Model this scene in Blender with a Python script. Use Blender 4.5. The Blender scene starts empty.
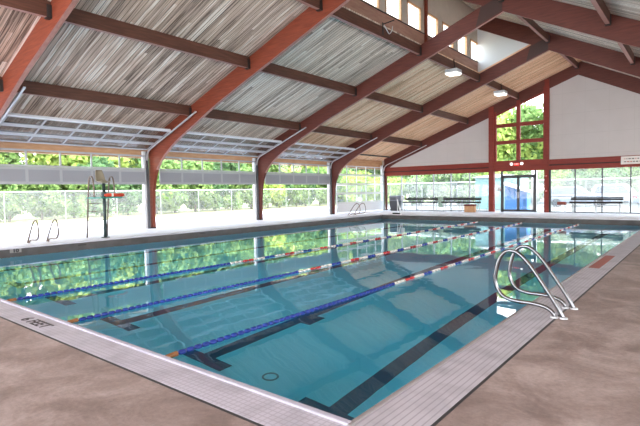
import bpy, bmesh, math, random
from mathutils import Vector, Matrix
random.seed(7)
sc = bpy.context.scene
col = sc.collection
# ------------------------------------------------------------------ camera
cam_d = bpy.data.cameras.new('camera'); cam = bpy.data.objects.new('camera', cam_d); col.objects.link(cam)
CAM = Vector((19.1024, -31.8214, 1.53))
YAW, PITCH, ROLL = 0.678797, -0.045196, -0.016202
cy, sy, cp, sp = math.cos(YAW), math.sin(YAW), math.cos(PITCH), math.sin(PITCH)
fwd = Vector((-sy*cp, cy*cp, sp)); rt = Vector((cy, sy, 0)); up = rt.cross(fwd)
r2 = math.cos(ROLL)*rt + math.sin(ROLL)*up; u2 = -math.sin(ROLL)*rt + math.cos(ROLL)*up
m = Matrix((r2, u2, -fwd)).transposed().to_4x4(); m.translation = CAM
cam.matrix_world = m
cam_d.sensor_fit = 'HORIZONTAL'; cam_d.sensor_width = 36; cam_d.lens = 481.4/640*36
cam_d.clip_start = 0.05; cam_d.clip_end = 300
sc.camera = cam
# ------------------------------------------------------------------ sky, sun, exposure
w = bpy.data.worlds.new('sky'); sc.world = w; w.use_nodes = True
wn = w.node_tree.nodes; wl = w.node_tree.links
bg = wn['Background']
geo = wn.new('ShaderNodeTexCoord'); sep = wn.new('ShaderNodeSeparateXYZ'); wl.new(geo.outputs['Generated'], sep.inputs[0])
wr = wn.new('ShaderNodeValToRGB'); wl.new(sep.outputs['Z'], wr.inputs[0])
wr.color_ramp.elements[0].position = 0.0; wr.color_ramp.elements[0].color = (1.0, 1.0, 0.98, 1)
wr.color_ramp.elements[1].position = 0.9; wr.color_ramp.elements[1].color = (0.62, 0.80, 1.0, 1)
wl.new(wr.outputs[0], bg.inputs[0]); bg.inputs[1].default_value = 1.9
sd = bpy.data.lights.new('sun', 'SUN'); sun = bpy.data.objects.new('sun', sd); col.objects.link(sun)
sd.energy = 3.0; sd.angle = math.radians(1.0); sd.color = (1, 0.95, 0.87)
SUN_FROM = Vector((0.66, -0.16, 0.72)).normalized()
sun.rotation_euler = SUN_FROM.to_track_quat('Z', 'Y').to_euler()
sun.location = (30, -5, 30)
sc.view_settings.view_transform = 'Standard'; sc.view_settings.look = 'None'; sc.view_settings.gamma = 1
sc.view_settings.exposure = 2.15
try:
    sc.cycles.max_bounces = 12; sc.cycles.diffuse_bounces = 5; sc.cycles.transmission_bounces = 8; sc.cycles.glossy_bounces = 5
    sc.cycles.transparent_max_bounces = 24; sc.cycles.use_denoising = True; sc.cycles.sample_clamp_indirect = 6
    sc.cycles.caustics_reflective = True; sc.cycles.caustics_refractive = True
except Exception: pass
# ------------------------------------------------------------------ helpers
class MB:
    def __init__(s): s.v = []; s.f = []; s.mi = []; s.cur = 0
    def add(s, vs, fs):
        b = len(s.v); s.v += [tuple(v) for v in vs]
        for f in fs: s.f.append([b+i for i in f]); s.mi.append(s.cur)
        return s
    def box(s, x0, x1, y0, y1, z0, z1):
        return s.add([(x0,y0,z0),(x1,y0,z0),(x1,y1,z0),(x0,y1,z0),(x0,y0,z1),(x1,y0,z1),(x1,y1,z1),(x0,y1,z1)],
              [(0,3,2,1),(4,5,6,7),(0,1,5,4),(1,2,6,5),(2,3,7,6),(3,0,4,7)])
    def prism(s, poly, a0, a1, axis='y'):
        n = len(poly)
        if axis == 'y': vs = [(p[0],a0,p[1]) for p in poly]+[(p[0],a1,p[1]) for p in poly]
        elif axis == 'x': vs = [(a0,p[0],p[1]) for p in poly]+[(a1,p[0],p[1]) for p in poly]
        else: vs = [(p[0],p[1],a0) for p in poly]+[(p[0],p[1],a1) for p in poly]
        return s.add(vs, [tuple(range(n)), tuple(range(2*n-1, n-1, -1))]+[(i, n+i, n+(i+1)%n, (i+1)%n) for i in range(n)])
    def hexa(s, a, b):   # a, b: two quads of 4 points
        return s.add(list(a)+list(b), [(3,2,1,0),(4,5,6,7),(0,1,5,4),(1,2,6,5),(2,3,7,6),(3,0,4,7)])
    def bar(s, p, q, wd, ht, up=(0,0,1)):
        p = Vector(p); q = Vector(q); d = (q-p).normalized(); u = Vector(up)
        sd_ = d.cross(u).normalized(); u = sd_.cross(d)
        k = [(-wd/2,-ht/2),(wd/2,-ht/2),(wd/2,ht/2),(-wd/2,ht/2)]
        return s.hexa([p+sd_*a+u*b for a,b in k],[q+sd_*a+u*b for a,b in k])
    def tube(s, pts, r, n=10, cap=True):
        pts = [Vector(p) for p in pts]; rings = []; N = len(pts); prev = None
        for i,p in enumerate(pts):
            d = ((pts[min(i+1,N-1)]-p).normalized()+(p-pts[max(i-1,0)]).normalized())
            if d.length < 1e-6: d = pts[min(i+1,N-1)]-pts[max(i-1,0)]
            d.normalize()
            if prev is None:
                a = d.cross(Vector((0,0,1)));
                if a.length < 1e-3: a = d.cross(Vector((0,1,0)))
            else: a = prev - d*prev.dot(d)
            a.normalize(); prev = a; b = d.cross(a)
            rr = r[i] if isinstance(r,(list,tuple)) else r
            rings.append([p+a*math.cos(2*math.pi*k/n)*rr+b*math.sin(2*math.pi*k/n)*rr for k in range(n)])
        vs = [v for ring in rings for v in ring]; fs = []
        for i in range(N-1):
            for k in range(n): fs.append((i*n+k, i*n+(k+1)%n, (i+1)*n+(k+1)%n, (i+1)*n+k))
        if cap: fs.append(tuple(range(n-1,-1,-1))); fs.append(tuple((N-1)*n+k for k in range(n)))
        return s.add(vs, fs)
    def build(s, name, mats, parent=None, smooth=False, bevel=0):
        me = bpy.data.meshes.new(name); me.from_pydata(s.v, [], s.f)
        mats = mats if isinstance(mats,(list,tuple)) else [mats]
        for mt in mats: me.materials.append(mt)
        for p,i in zip(me.polygons, s.mi): p.material_index = i; p.use_smooth = smooth
        bm = bmesh.new(); bm.from_mesh(me); bmesh.ops.recalc_face_normals(bm, faces=bm.faces); bm.to_mesh(me); bm.free()
        o = bpy.data.objects.new(name, me); col.objects.link(o)
        if parent: o.parent = parent
        if bevel:
            b = o.modifiers.new('bevel','BEVEL'); b.width = bevel; b.segments = 2; b.limit_method = 'ANGLE'
        return o
def tag(o, label=None, cat=None, group=None, kind=None):
    if label: o['label'] = label
    if cat: o['category'] = cat
    if group: o['group'] = group
    if kind: o['kind'] = kind
    return o
def empty(name, loc=(0,0,0)):
    o = bpy.data.objects.new(name, None); col.objects.link(o); o.location = loc; return o
class Thing:
    """an Empty at the thing's base; parts are given in world coordinates"""
    def __init__(s, name, loc, label, cat, group=None, kind=None):
        s.o = empty(name, loc); s.loc = Vector(loc); tag(s.o, label, cat, group, kind)
    def part(s, name, mb, mat, smooth=False, parent=None, bevel=0, label=None, kind=None):
        mb.v = [tuple(Vector(v)-s.loc) for v in mb.v]
        o = mb.build(name, mat, parent or s.o, smooth, bevel); tag(o, label, None, None, kind); return o
def smooth_path(pts, k=6):
    P = [Vector(p) for p in pts]; out = []
    for i in range(len(P)-1):
        p0 = P[max(i-1,0)]; p1 = P[i]; p2 = P[i+1]; p3 = P[min(i+2,len(P)-1)]
        for j in range(k):
            t = j/k
            out.append(0.5*((2*p1)+(-p0+p2)*t+(2*p0-5*p1+4*p2-p3)*t*t+(-p0+3*p1-3*p2+p3)*t**3))
    out.append(P[-1]); return out
# ------------------------------------------------------------------ materials
def newmat(name):
    mt = bpy.data.materials.new(name); mt.use_nodes = True; nt = mt.node_tree
    return mt, nt, nt.nodes, nt.links, nt.nodes['Principled BSDF']
def M(name, rgb, rough=0.6, metal=0.0, var=0.0, scale=6.0, bump=0.0, bscale=40, emit=None, es=1, spec=0.5):
    mt, nt, n, l, b = newmat(name)
    b.inputs['Base Color'].default_value = (*rgb,1); b.inputs['Roughness'].default_value = rough; b.inputs['Metallic'].default_value = metal
    b.inputs['Specular IOR Level'].default_value = spec
    tc = n.new('ShaderNodeTexCoord')
    if var:
        nz = n.new('ShaderNodeTexNoise'); nz.inputs['Scale'].default_value = scale; nz.inputs['Detail'].default_value = 5
        l.new(tc.outputs['Object'], nz.inputs['Vector'])
        rp = n.new('ShaderNodeValToRGB'); l.new(nz.outputs['Fac'], rp.inputs[0])
        rp.color_ramp.elements[0].position = 0.3; rp.color_ramp.elements[1].position = 0.7
        rp.color_ramp.elements[0].color = (*[c*(1-var) for c in rgb],1); rp.color_ramp.elements[1].color = (*[min(1,c*(1+var)) for c in rgb],1)
        l.new(rp.outputs[0], b.inputs['Base Color'])
    if bump:
        nz2 = n.new('ShaderNodeTexNoise'); nz2.inputs['Scale'].default_value = bscale; l.new(tc.outputs['Object'], nz2.inputs['Vector'])
        bp = n.new('ShaderNodeBump'); bp.inputs['Strength'].default_value = bump; bp.inputs['Distance'].default_value = 0.02
        l.new(nz2.outputs['Fac'], bp.inputs['Height']); l.new(bp.outputs[0], b.inputs['Normal'])
    if emit: b.inputs['Emission Color'].default_value = (*emit,1); b.inputs['Emission Strength'].default_value = es
    return mt
def math_node(n, l, op, a, b=None, c=None):
    q = n.new('ShaderNodeMath'); q.operation = op
    for i,x in enumerate((a,b,c)):
        if x is None: continue
        if isinstance(x,(int,float)): q.inputs[i].default_value = x
        else: l.new(x, q.inputs[i])
    return q.outputs[0]
def boards(name, dark, mid, light, warm, stain=0.0):
    """weathered ceiling boards running down the slope (along X), 0.14 m wide"""
    mt, nt, n, l, b = newmat(name); b.inputs['Roughness'].default_value = 0.85; b.inputs['Specular IOR Level'].default_value = 0.2
    tc = n.new('ShaderNodeTexCoord'); sp_ = n.new('ShaderNodeSeparateXYZ'); l.new(tc.outputs['Object'], sp_.inputs[0])
    yb = math_node(n,l,'DIVIDE', sp_.outputs['Y'], 0.135)
    bid = math_node(n,l,'FLOOR', yb)
    fr = math_node(n,l,'SUBTRACT', yb, bid)
    wn1 = n.new('ShaderNodeTexWhiteNoise'); wn1.noise_dimensions = '1D'; l.new(bid, wn1.inputs['W'])
    # board segments: butt joints at random places along X
    xs = math_node(n,l,'ADD', math_node(n,l,'DIVIDE', sp_.outputs['X'], 4.8), math_node(n,l,'MULTIPLY', wn1.outputs['Value'], 7.3))
    sid = math_node(n,l,'FLOOR', xs)
    cb = n.new('ShaderNodeCombineXYZ'); l.new(bid, cb.inputs[0]); l.new(sid, cb.inputs[1])
    wn2 = n.new('ShaderNodeTexWhiteNoise'); wn2.noise_dimensions = '2D'; l.new(cb.outputs[0], wn2.inputs['Vector'])
    cv = n.new('ShaderNodeCombineXYZ'); l.new(math_node(n,l,'MULTIPLY', sp_.outputs['X'], 0.9), cv.inputs[0]); l.new(math_node(n,l,'MULTIPLY', sp_.outputs['Y'], 26), cv.inputs[1]); l.new(wn2.outputs['Value'], cv.inputs[2])
    nz = n.new('ShaderNodeTexNoise'); nz.inputs['Scale'].default_value = 1.0; nz.inputs['Detail'].default_value = 4; l.new(cv.outputs[0], nz.inputs['Vector'])
    f = math_node(n,l,'ADD', math_node(n,l,'MULTIPLY', wn2.outputs['Value'], 0.72), math_node(n,l,'MULTIPLY', math_node(n,l,'SUBTRACT', nz.outputs['Fac'], 0.5), 1.9))
    f = math_node(n,l,'ADD', f, 0.18)
    rp = n.new('ShaderNodeValToRGB'); l.new(f, rp.inputs[0]); cr = rp.color_ramp
    cr.elements[0].position = 0.05; cr.elements[0].color = (*dark,1); cr.elements[1].position = 0.98; cr.elements[1].color = (*light,1)
    e = cr.elements.new(0.35); e.color = (*mid,1); e = cr.elements.new(0.68); e.color = (*warm,1)
    gap = math_node(n,l,'LESS_THAN', fr, 0.12)
    mx = n.new('ShaderNodeMixRGB'); mx.inputs[2].default_value = (dark[0]*0.3, dark[1]*0.3, dark[2]*0.3, 1)
    l.new(math_node(n,l,'MULTIPLY', gap, 0.8), mx.inputs[0]); l.new(rp.outputs[0], mx.inputs[1])
    l.new(mx.outputs[0], b.inputs['Base Color'])
    return mt
def wood(name, a, c, rough=0.55, scale=(1.2,14,14), spec=0.35):
    mt, nt, n, l, b = newmat(name); b.inputs['Roughness'].default_value = rough; b.inputs['Specular IOR Level'].default_value = spec
    tc = n.new('ShaderNodeTexCoord'); mp = n.new('ShaderNodeMapping'); mp.inputs['Scale'].default_value = scale; l.new(tc.outputs['Object'], mp.inputs[0])
    nz = n.new('ShaderNodeTexNoise'); nz.inputs['Scale'].default_value = 1.5; nz.inputs['Detail'].default_value = 5; l.new(mp.outputs[0], nz.inputs['Vector'])
    rp = n.new('ShaderNodeValToRGB'); l.new(nz.outputs['Fac'], rp.inputs[0])
    rp.color_ramp.elements[0].position = 0.3; rp.color_ramp.elements[0].color = (*a,1); rp.color_ramp.elements[1].position = 0.72; rp.color_ramp.elements[1].color = (*c,1)
    l.new(rp.outputs[0], b.inputs['Base Color']); return mt
glulam = wood('stained_glulam', (0.155,0.030,0.015), (0.26,0.058,0.027))
glulam_dark = wood('dark_stained_glulam', (0.095,0.024,0.018), (0.155,0.042,0.030))
pale_under = wood('pale_pink_underside', (0.36,0.17,0.14), (0.46,0.24,0.20))  # paler pinkish tone for the bottom faces of rafters and purlins
darkwood = wood('dark_purlin_wood', (0.075,0.030,0.020), (0.14,0.058,0.038), scale=(14,1.2,14))
redtrim = wood('red_brown_trim', (0.19,0.022,0.014), (0.26,0.036,0.022))
tanwood = wood('tan_wood', (0.50,0.26,0.13), (0.62,0.38,0.22), scale=(8,1.5,8))
steel_black = M('black_steel', (0.02,0.018,0.018), 0.5)
galv = M('galvanised_steel', (0.62,0.63,0.66), 0.45, 0.3, var=0.1)
alum = M('painted_aluminium', (0.44,0.44,0.46), 0.5, 0.1, var=0.05)
alum_panel = M('grey_door_frame', (0.40,0.405,0.43), 0.55); alum_recess = M('grey_door_panel', (0.30,0.305,0.33), 0.6)
alum_white = M('white_aluminium', (0.74,0.75,0.78), 0.45)
alum_dark = M('dark_anodised', (0.05,0.05,0.055), 0.4, 0.4)
white_paint = M('white_paint', (0.78,0.78,0.80), 0.5)
def wallmat():
    mt, nt, n, l, b = newmat('painted_wall_panels'); b.inputs['Roughness'].default_value = 0.8
    tc = n.new('ShaderNodeTexCoord'); nz = n.new('ShaderNodeTexNoise'); nz.inputs['Scale'].default_value = 1.2; l.new(tc.outputs['Object'], nz.inputs['Vector'])
    rp = n.new('ShaderNodeValToRGB'); l.new(nz.outputs['Fac'], rp.inputs[0]); rp.color_ramp.elements[0].color = (0.52,0.475,0.46,1); rp.color_ramp.elements[1].color = (0.58,0.535,0.52,1)
    sp_ = n.new('ShaderNodeSeparateXYZ'); l.new(tc.outputs['Object'], sp_.inputs[0])
    fx = math_node(n,l,'FRACT', math_node(n,l,'DIVIDE', sp_.outputs['X'], 1.22)); fz = math_node(n,l,'FRACT', math_node(n,l,'DIVIDE', math_node(n,l,'ADD',sp_.outputs['Z'],0.2), 1.22))
    g = math_node(n,l,'MAXIMUM', math_node(n,l,'LESS_THAN', fx, 0.008), math_node(n,l,'LESS_THAN', fz, 0.012))
    mx = n.new('ShaderNodeMixRGB'); mx.inputs[2].default_value = (0.42,0.38,0.37,1); l.new(math_node(n,l,'MULTIPLY', g, 0.6), mx.inputs[0]); l.new(rp.outputs[0], mx.inputs[1])
    l.new(mx.outputs[0], b.inputs['Base Color']); return mt
wall_white = wallmat()
cler_wall = M('beige_clerestory_wall', (0.50,0.42,0.35), 0.8, var=0.06, scale=2)
gable_white = M('pale_gable_board', (0.74,0.76,0.78), 0.8)
def concrete(name, c1, c2, c3, rough=0.75):
    mt, nt, n, l, b = newmat(name); b.inputs['Roughness'].default_value = rough; b.inputs['Specular IOR Level'].default_value = 0.35
    tc = n.new('ShaderNodeTexCoord')
    n1 = n.new('ShaderNodeTexNoise'); n1.inputs['Scale'].default_value = 1.6; n1.inputs['Detail'].default_value = 9; n1.inputs['Roughness'].default_value = 0.68; n1.inputs['Distortion'].default_value = 0.6
    n2 = n.new('ShaderNodeTexNoise'); n2.inputs['Scale'].default_value = 26; n2.inputs['Detail'].default_value = 6; n2.inputs['Roughness'].default_value = 0.7
    l.new(tc.outputs['Object'], n1.inputs['Vector']); l.new(tc.outputs['Object'], n2.inputs['Vector'])
    rp = n.new('ShaderNodeValToRGB'); l.new(n1.outputs['Fac'], rp.inputs[0]); cr = rp.color_ramp
    cr.elements[0].position = 0.38; cr.elements[0].color = (*c1,1); cr.elements[1].position = 0.66; cr.elements[1].color = (*c3,1); e = cr.elements.new(0.5); e.color = (*c2,1)
    mx = n.new('ShaderNodeMixRGB'); mx.blend_type = 'MULTIPLY'; mx.inputs[0].default_value = 0.55
    rp2 = n.new('ShaderNodeValToRGB'); l.new(n2.outputs['Fac'], rp2.inputs[0]); rp2.color_ramp.elements[0].position = 0.3; rp2.color_ramp.elements[0].color = (0.62,0.62,0.62,1); rp2.color_ramp.elements[1].position = 0.62
    l.new(rp.outputs[0], mx.inputs[1]); l.new(rp2.outputs[0], mx.inputs[2]); l.new(mx.outputs[0], b.inputs['Base Color'])
    bp = n.new('ShaderNodeBump'); bp.inputs['Strength'].default_value = 0.35; bp.inputs['Distance'].default_value = 0.01; l.new(n2.outputs['Fac'], bp.inputs['Height']); l.new(bp.outputs[0], b.inputs['Normal'])
    rr = n.new('ShaderNodeMapRange'); l.new(n1.outputs['Fac'], rr.inputs[0]); rr.inputs[1].default_value = 0.35; rr.inputs[2].default_value = 0.65; rr.inputs[3].default_value = rough-0.22; rr.inputs[4].default_value = rough+0.1
    l.new(rr.outputs[0], b.inputs['Roughness'])
    return mt
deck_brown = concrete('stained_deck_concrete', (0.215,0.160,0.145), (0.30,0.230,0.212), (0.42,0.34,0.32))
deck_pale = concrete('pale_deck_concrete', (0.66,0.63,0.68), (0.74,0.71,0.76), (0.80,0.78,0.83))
def tile(name, c, line, size, axes='xy', soft=0.5, rough=0.45):
    mt, nt, n, l, b = newmat(name); b.inputs['Roughness'].default_value = rough
    tc = n.new('ShaderNodeTexCoord'); sp_ = n.new('ShaderNodeSeparateXYZ'); l.new(tc.outputs['Object'], sp_.inputs[0])
    gs = []
    for a,s in zip(axes, size):
        gs.append(math_node(n,l,'LESS_THAN', math_node(n,l,'FRACT', math_node(n,l,'DIVIDE', sp_.outputs[a.upper()], s)), 0.22))
    g = gs[0] if len(gs) == 1 else math_node(n,l,'MAXIMUM', gs[0], gs[1])
    nz = n.new('ShaderNodeTexNoise'); nz.inputs['Scale'].default_value = 3.5; nz.inputs['Detail'].default_value = 6; l.new(tc.outputs['Object'], nz.inputs['Vector'])
    rp = n.new('ShaderNodeValToRGB'); l.new(nz.outputs['Fac'], rp.inputs[0]); rp.color_ramp.elements[0].position = 0.3; rp.color_ramp.elements[1].position = 0.55
    rp.color_ramp.elements[0].color = (*[x*0.72 for x in c],1); rp.color_ramp.elements[1].color = (*c,1)
    mx = n.new('ShaderNodeMixRGB'); mx.inputs[2].default_value = (*line,1); l.new(math_node(n,l,'MULTIPLY', g, soft), mx.inputs[0]); l.new(rp.outputs[0], mx.inputs[1])
    l.new(mx.outputs[0], b.inputs['Base Color']); return mt
tile_mosaic = tile('pale_mosaic_tile', (0.50,0.47,0.54), (0.28,0.26,0.30), (0.05,0.05))
tile_groove = tile('grooved_gutter_tile', (0.47,0.44,0.49), (0.22,0.20,0.23), (0.05,), 'x', 0.6)
rim_white = M('pale_deck_edge', (0.60,0.57,0.64), 0.5, var=0.06); rim_lav = M('lavender_rim', (0.40,0.38,0.45), 0.85, var=0.06, spec=0.05); rim_grey = M('grey_rim', (0.24,0.215,0.22), 0.5, var=0.1)
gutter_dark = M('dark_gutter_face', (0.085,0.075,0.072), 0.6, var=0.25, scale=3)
ink = M('black_lettering', (0.03,0.028,0.03), 0.6)
def poolmat():
    mt, nt, n, l, b = newmat('pool_plaster'); b.inputs['Roughness'].default_value = 0.7
    tc = n.new('ShaderNodeTexCoord'); nz = n.new('ShaderNodeTexNoise'); nz.inputs['Scale'].default_value = 0.6; nz.inputs['Detail'].default_value = 4; l.new(tc.outputs['Object'], nz.inputs['Vector'])
    rp = n.new('ShaderNodeValToRGB'); l.new(nz.outputs['Fac'], rp.inputs[0]); rp.color_ramp.elements[0].position = 0.3; rp.color_ramp.elements[1].position = 0.7
    rp.color_ramp.elements[0].color = (0.30,0.82,0.94,1); rp.color_ramp.elements[1].color = (0.36,0.90,0.99,1)
    l.new(rp.outputs[0], b.inputs['Base Color']); return mt
pool_plaster = poolmat()
lane_black = M('black_lane_tile', (0.02,0.10,0.17), 0.5)
def watermat():
    mt, nt, n, l, b = newmat('pool_water')
    b.inputs['Base Color'].default_value = (1,1,1,1); b.inputs['Roughness'].default_value = 0.0; b.inputs['IOR'].default_value = 1.333
    b.inputs['Transmission Weight'].default_value = 1.0
    tc = n.new('ShaderNodeTexCoord'); nz = n.new('ShaderNodeTexNoise'); nz.inputs['Scale'].default_value = 1.3; nz.inputs['Detail'].default_value = 2; l.new(tc.outputs['Object'], nz.inputs['Vector'])
    bp = n.new('ShaderNodeBump'); bp.inputs['Strength'].default_value = 0.06; bp.inputs['Distance'].default_value = 0.05; l.new(nz.outputs['Fac'], bp.inputs['Height']); l.new(bp.outputs[0], b.inputs['Normal'])
    va = n.new('ShaderNodeVolumeAbsorption'); va.inputs['Color'].default_value = (0.0,0.80,0.94,1); va.inputs['Density'].default_value = 0.27
    l.new(va.outputs[0], n['Material Output'].inputs['Volume']); return mt
water = watermat()
def glassmat(name, tint=(0.96,0.98,0.98), haze=0.0, hz=(0.9,0.95,1)):
    mt, nt, n, l, b = newmat(name); n.remove(b); out = n['Material Output']
    tr = n.new('ShaderNodeBsdfTransparent'); tr.inputs[0].default_value = (*tint,1); gl = n.new('ShaderNodeBsdfGlossy'); gl.inputs['Roughness'].default_value = 0.02
    lw = n.new('ShaderNodeLayerWeight'); lw.inputs[0].default_value = 0.5; f_ = math_node(n,l,'ADD', math_node(n,l,'MULTIPLY', math_node(n,l,'POWER', lw.outputs['Facing'], 5.0), 0.8), 0.03); mx = n.new('ShaderNodeMixShader'); l.new(f_, mx.inputs[0]); l.new(tr.outputs[0], mx.inputs[1]); l.new(gl.outputs[0], mx.inputs[2])
    last = mx.outputs[0]
    if haze:
        df = n.new('ShaderNodeBsdfTranslucent'); df.inputs[0].default_value = (*hz,1); m2 = n.new('ShaderNodeMixShader'); m2.inputs[0].default_value = haze; l.new(last, m2.inputs[1]); l.new(df.outputs[0], m2.inputs[2]); last = m2.outputs[0]
    l.new(last, out.inputs['Surface']); return mt
glass = glassmat('window_glass'); glass_hazy = glassmat('dusty_glass', haze=0.02); poly = glassmat('ribbed_polycarbonate', haze=0.3, hz=(0.5,0.5,0.5))
def leafmat(name, a, c):
    mt, nt, n, l, b = newmat(name); n.remove(b); out = n['Material Output']
    tc = n.new('ShaderNodeTexCoord'); nz = n.new('ShaderNodeTexNoise'); nz.inputs['Scale'].default_value = 2.2; nz.inputs['Detail'].default_value = 5; l.new(tc.outputs['Object'], nz.inputs['Vector'])
    rp = n.new('ShaderNodeValToRGB'); l.new(nz.outputs['Fac'], rp.inputs[0]); rp.color_ramp.elements[0].position = 0.35; rp.color_ramp.elements[1].position = 0.68
    rp.color_ramp.elements[0].color = (*a,1); rp.color_ramp.elements[1].color = (*c,1)
    df = n.new('ShaderNodeBsdfDiffuse'); tl = n.new('ShaderNodeBsdfTranslucent'); mx = n.new('ShaderNodeMixShader'); mx.inputs[0].default_value = 0.45
    l.new(rp.outputs[0], df.inputs[0]); l.new(rp.outputs[0], tl.inputs[0]); l.new(df.outputs[0], mx.inputs[1]); l.new(tl.outputs[0], mx.inputs[2]); l.new(mx.outputs[0], out.inputs['Surface']); return mt
leaf_a = leafmat('leaves_mid_green', (0.10,0.19,0.06), (0.34,0.46,0.17))
leaf_b = leafmat('leaves_yellow_green', (0.22,0.33,0.08), (0.58,0.66,0.20))
leaf_c = leafmat('leaves_dark_green', (0.07,0.15,0.07), (0.22,0.34,0.15))
bark = M('bark', (0.13,0.10,0.08), 0.9, var=0.3)
# ------------------------------------------------------------------ layout numbers
B = 6.625                                   # bay spacing; arches stand at Y = -k*B
Lb = lambda x: 3.2546+0.3728*x              # underside of the left rafters
Rb = lambda x: 7.634-0.508*(x-14)           # underside of the right rafters
CL, CR = 0.70, 0.86                         # ceiling above those undersides
XC = 9.5                                    # clerestory wall
XR = 23.2                                   # right wall line
APEX = 13.047
T = 0.13
WZ = -0.27                                  # water level
PX0, PX1, PY0, PY1 = 3.08, 17.28, -29.28, -5.74   # pool
YN = -6*B
# ------------------------------------------------------------------ deck and ground
mb = MB()
mb.box(PX1+0.47, XR+2, YN, 0.25, -0.2, 0.0)          # right strip
mb.box(-0.0, PX1+0.47, YN, PY0-0.38, -0.2, 0.0)      # near strip
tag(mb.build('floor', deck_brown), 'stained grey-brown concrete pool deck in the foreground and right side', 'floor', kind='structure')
mb = MB()
mb.box(-9.2, PX0-0.45, PY0-0.38, 0.25, -0.2, 0.0)
mb.box(PX0-0.45, PX1+0.47, PY1+0.45, 0.25, -0.2, 0.0)
mb.box(-9.2, 0.0, YN, PY0-0.38, -0.2, 0.0)
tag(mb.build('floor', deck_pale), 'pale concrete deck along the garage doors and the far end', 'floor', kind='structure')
grass = M('dry_sunlit_grass', (0.36,0.36,0.17), 0.95, var=0.3, scale=3)
tag(MB().box(-40, -9.2, -60, 40, -0.3, -0.02).build('ground', grass), 'dry grass strip outside along the chain-link fence', 'ground', kind='structure')
asph = M('sunlit_parking_concrete', (0.22,0.215,0.20), 0.9, var=0.08)
tag(MB().box(-9.2, 45, 0.25, 60, -0.3, -0.03).build('ground', asph), 'bleached parking ground outside the end windows', 'ground', kind='structure')
bounce_ground = M('pale_bounce_ground', (0.62,0.60,0.57), 0.9, var=0.08)  # out of view; pale so that sunlight bounces up to the ceiling
tag(MB().box(XR+2, 45, YN, 0.25, -0.3, -0.03).build('ground', bounce_ground), 'unseen ground outside the open right side, made pale to bounce light', 'ground', kind='structure')
# pool shell
mb = MB(); FZ = -2.08
mb.box(PX0-0.3, PX1+0.3, PY0-0.3, PY1+0.3, FZ-0.3, FZ)
mb.box(PX0-0.3, PX0, PY0-0.3, PY1+0.3, FZ, -0.30); mb.box(PX1, PX1+0.3, PY0-0.3, PY1+0.3, FZ, -0.30)
mb.box(PX0, PX1, PY0-0.3, PY0, FZ, -0.30); mb.box(PX0, PX1, PY1, PY1+0.3, FZ, -0.30)
basin = tag(mb.build('pool_basin', pool_plaster), 'pale blue plastered swimming pool basin', 'pool', kind='structure')
for i in range(6):
    xc = 15.76 - i*2.37
    mb = MB(); mb.box(xc-0.13, xc+0.13, -27.42, -8.0, FZ, FZ+0.006); mb.box(xc-0.5, xc+0.5, -27.62, -27.40, FZ, FZ+0.007); mb.box(xc-0.5, xc+0.5, -8.0, -7.75, FZ, FZ+0.007)
    mb.build('lane_marking', lane_black, basin)
mb = MB(); mb.prism([(13.40,-25.5),(13.72,-25.5),(13.72,-25.05),(13.40,-25.05)], FZ, FZ+0.012, 'z'); mb.build('drain_grate', lane_black, basin)
mb = MB(); mb.tube([(14.55+0.10*math.cos(a*math.pi/8), -27.3+0.10*math.sin(a*math.pi/8), FZ+0.01) for a in range(17)], 0.015, 6); mb.build('drain_ring', M('ring_grey',(0.15,0.3,0.33)), basin)
# water body
wt = MB().box(PX0-0.02, PX1+0.02, PY0-0.02, PY1+0.02, FZ-0.02, WZ).build('pool_water', water)
tag(wt, 'still clear teal water filling the swimming pool', 'water', kind='stuff')
# coping / gutters
def rim(pts, r=0.035): return MB().tube(pts, r, 8)
t = Thing('trim_1', (10,PY0-0.2,0), 'pale mosaic gutter band along the near end marked 6 FEET', 'pool edge', kind='structure')
t.part('tile_band', MB().box(-0.0, PX1+0.47, PY0-0.38, PY0-0.045, -0.2, 0.004), tile_mosaic)
t.part('joint', MB().box(-0.0, PX1+0.47, PY0-0.405, PY0-0.38, -0.05, 0.002), ink)
t.part('rim', MB().box(PX0-0.3, PX1+0.02, PY0-0.06, PY0, -0.3, 0.018), rim_lav, bevel=0.012)
t = Thing('trim_2', (PX1+0.2,-17,0), 'grooved grey gutter band along the right side of the pool', 'pool edge', kind='structure')
t.part('tile_band', MB().box(PX1+0.045, PX1+0.445, PY0-0.045, PY1+0.45, -0.2, 0.004), tile_groove)
t.part('joint', MB().box(PX1+0.445, PX1+0.47, PY0-0.38, PY1+0.45, -0.05, 0.002), ink)
t.part('rim', MB().box(PX1, PX1+0.045, PY0-0.06, PY1+0.1, -0.3, 0.012), rim_grey, bevel=0.012)
t.part('red_tile', MB().box(PX1+0.08, PX1+0.26, -21.6, -19.6, 0.0, 0.008), M('red_tile',(0.32,0.10,0.08)), label='red-brown marked patch on the gutter')
t = Thing('trim_3', (PX0-0.2,-17,0), 'raised pale pool edge with dark gutter face below the garage doors', 'pool edge', kind='structure')
t.part('tile_band', MB().box(PX0-0.45, PX0-0.02, PY0-0.38, PY1+0.45, -0.1, 0.004), rim_white)
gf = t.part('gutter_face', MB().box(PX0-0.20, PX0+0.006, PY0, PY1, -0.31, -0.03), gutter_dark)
t.part('lip', MB().box(PX0-0.02, PX0+0.012, PY0, PY1, -0.035, 0.006), rim_white)
t.part('marker_tile', MB().box(PX0-0.02, PX0+0.012, -26.57, -26.26, -0.15, -0.036), M('marker_tile_grey',(0.30,0.28,0.27),0.6), label='pale tile marked 10')
for yy in (-24.46, -19.61, -14.65, -9.9): t.part('inlet', MB().box(PX0-0.015, PX0+0.014, yy-0.13, yy+0.13, -0.125, -0.085), ink)
t3 = t
t = Thing('trim_4', (10,PY1+0.2,0), 'pale gutter edge across the far end of the pool', 'pool edge', kind='structure')
t.part('tile_band', MB().box(PX0-0.02, PX1+0.045, PY1+0.02, PY1+0.45, -0.1, 0.004), rim_white)
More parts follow.
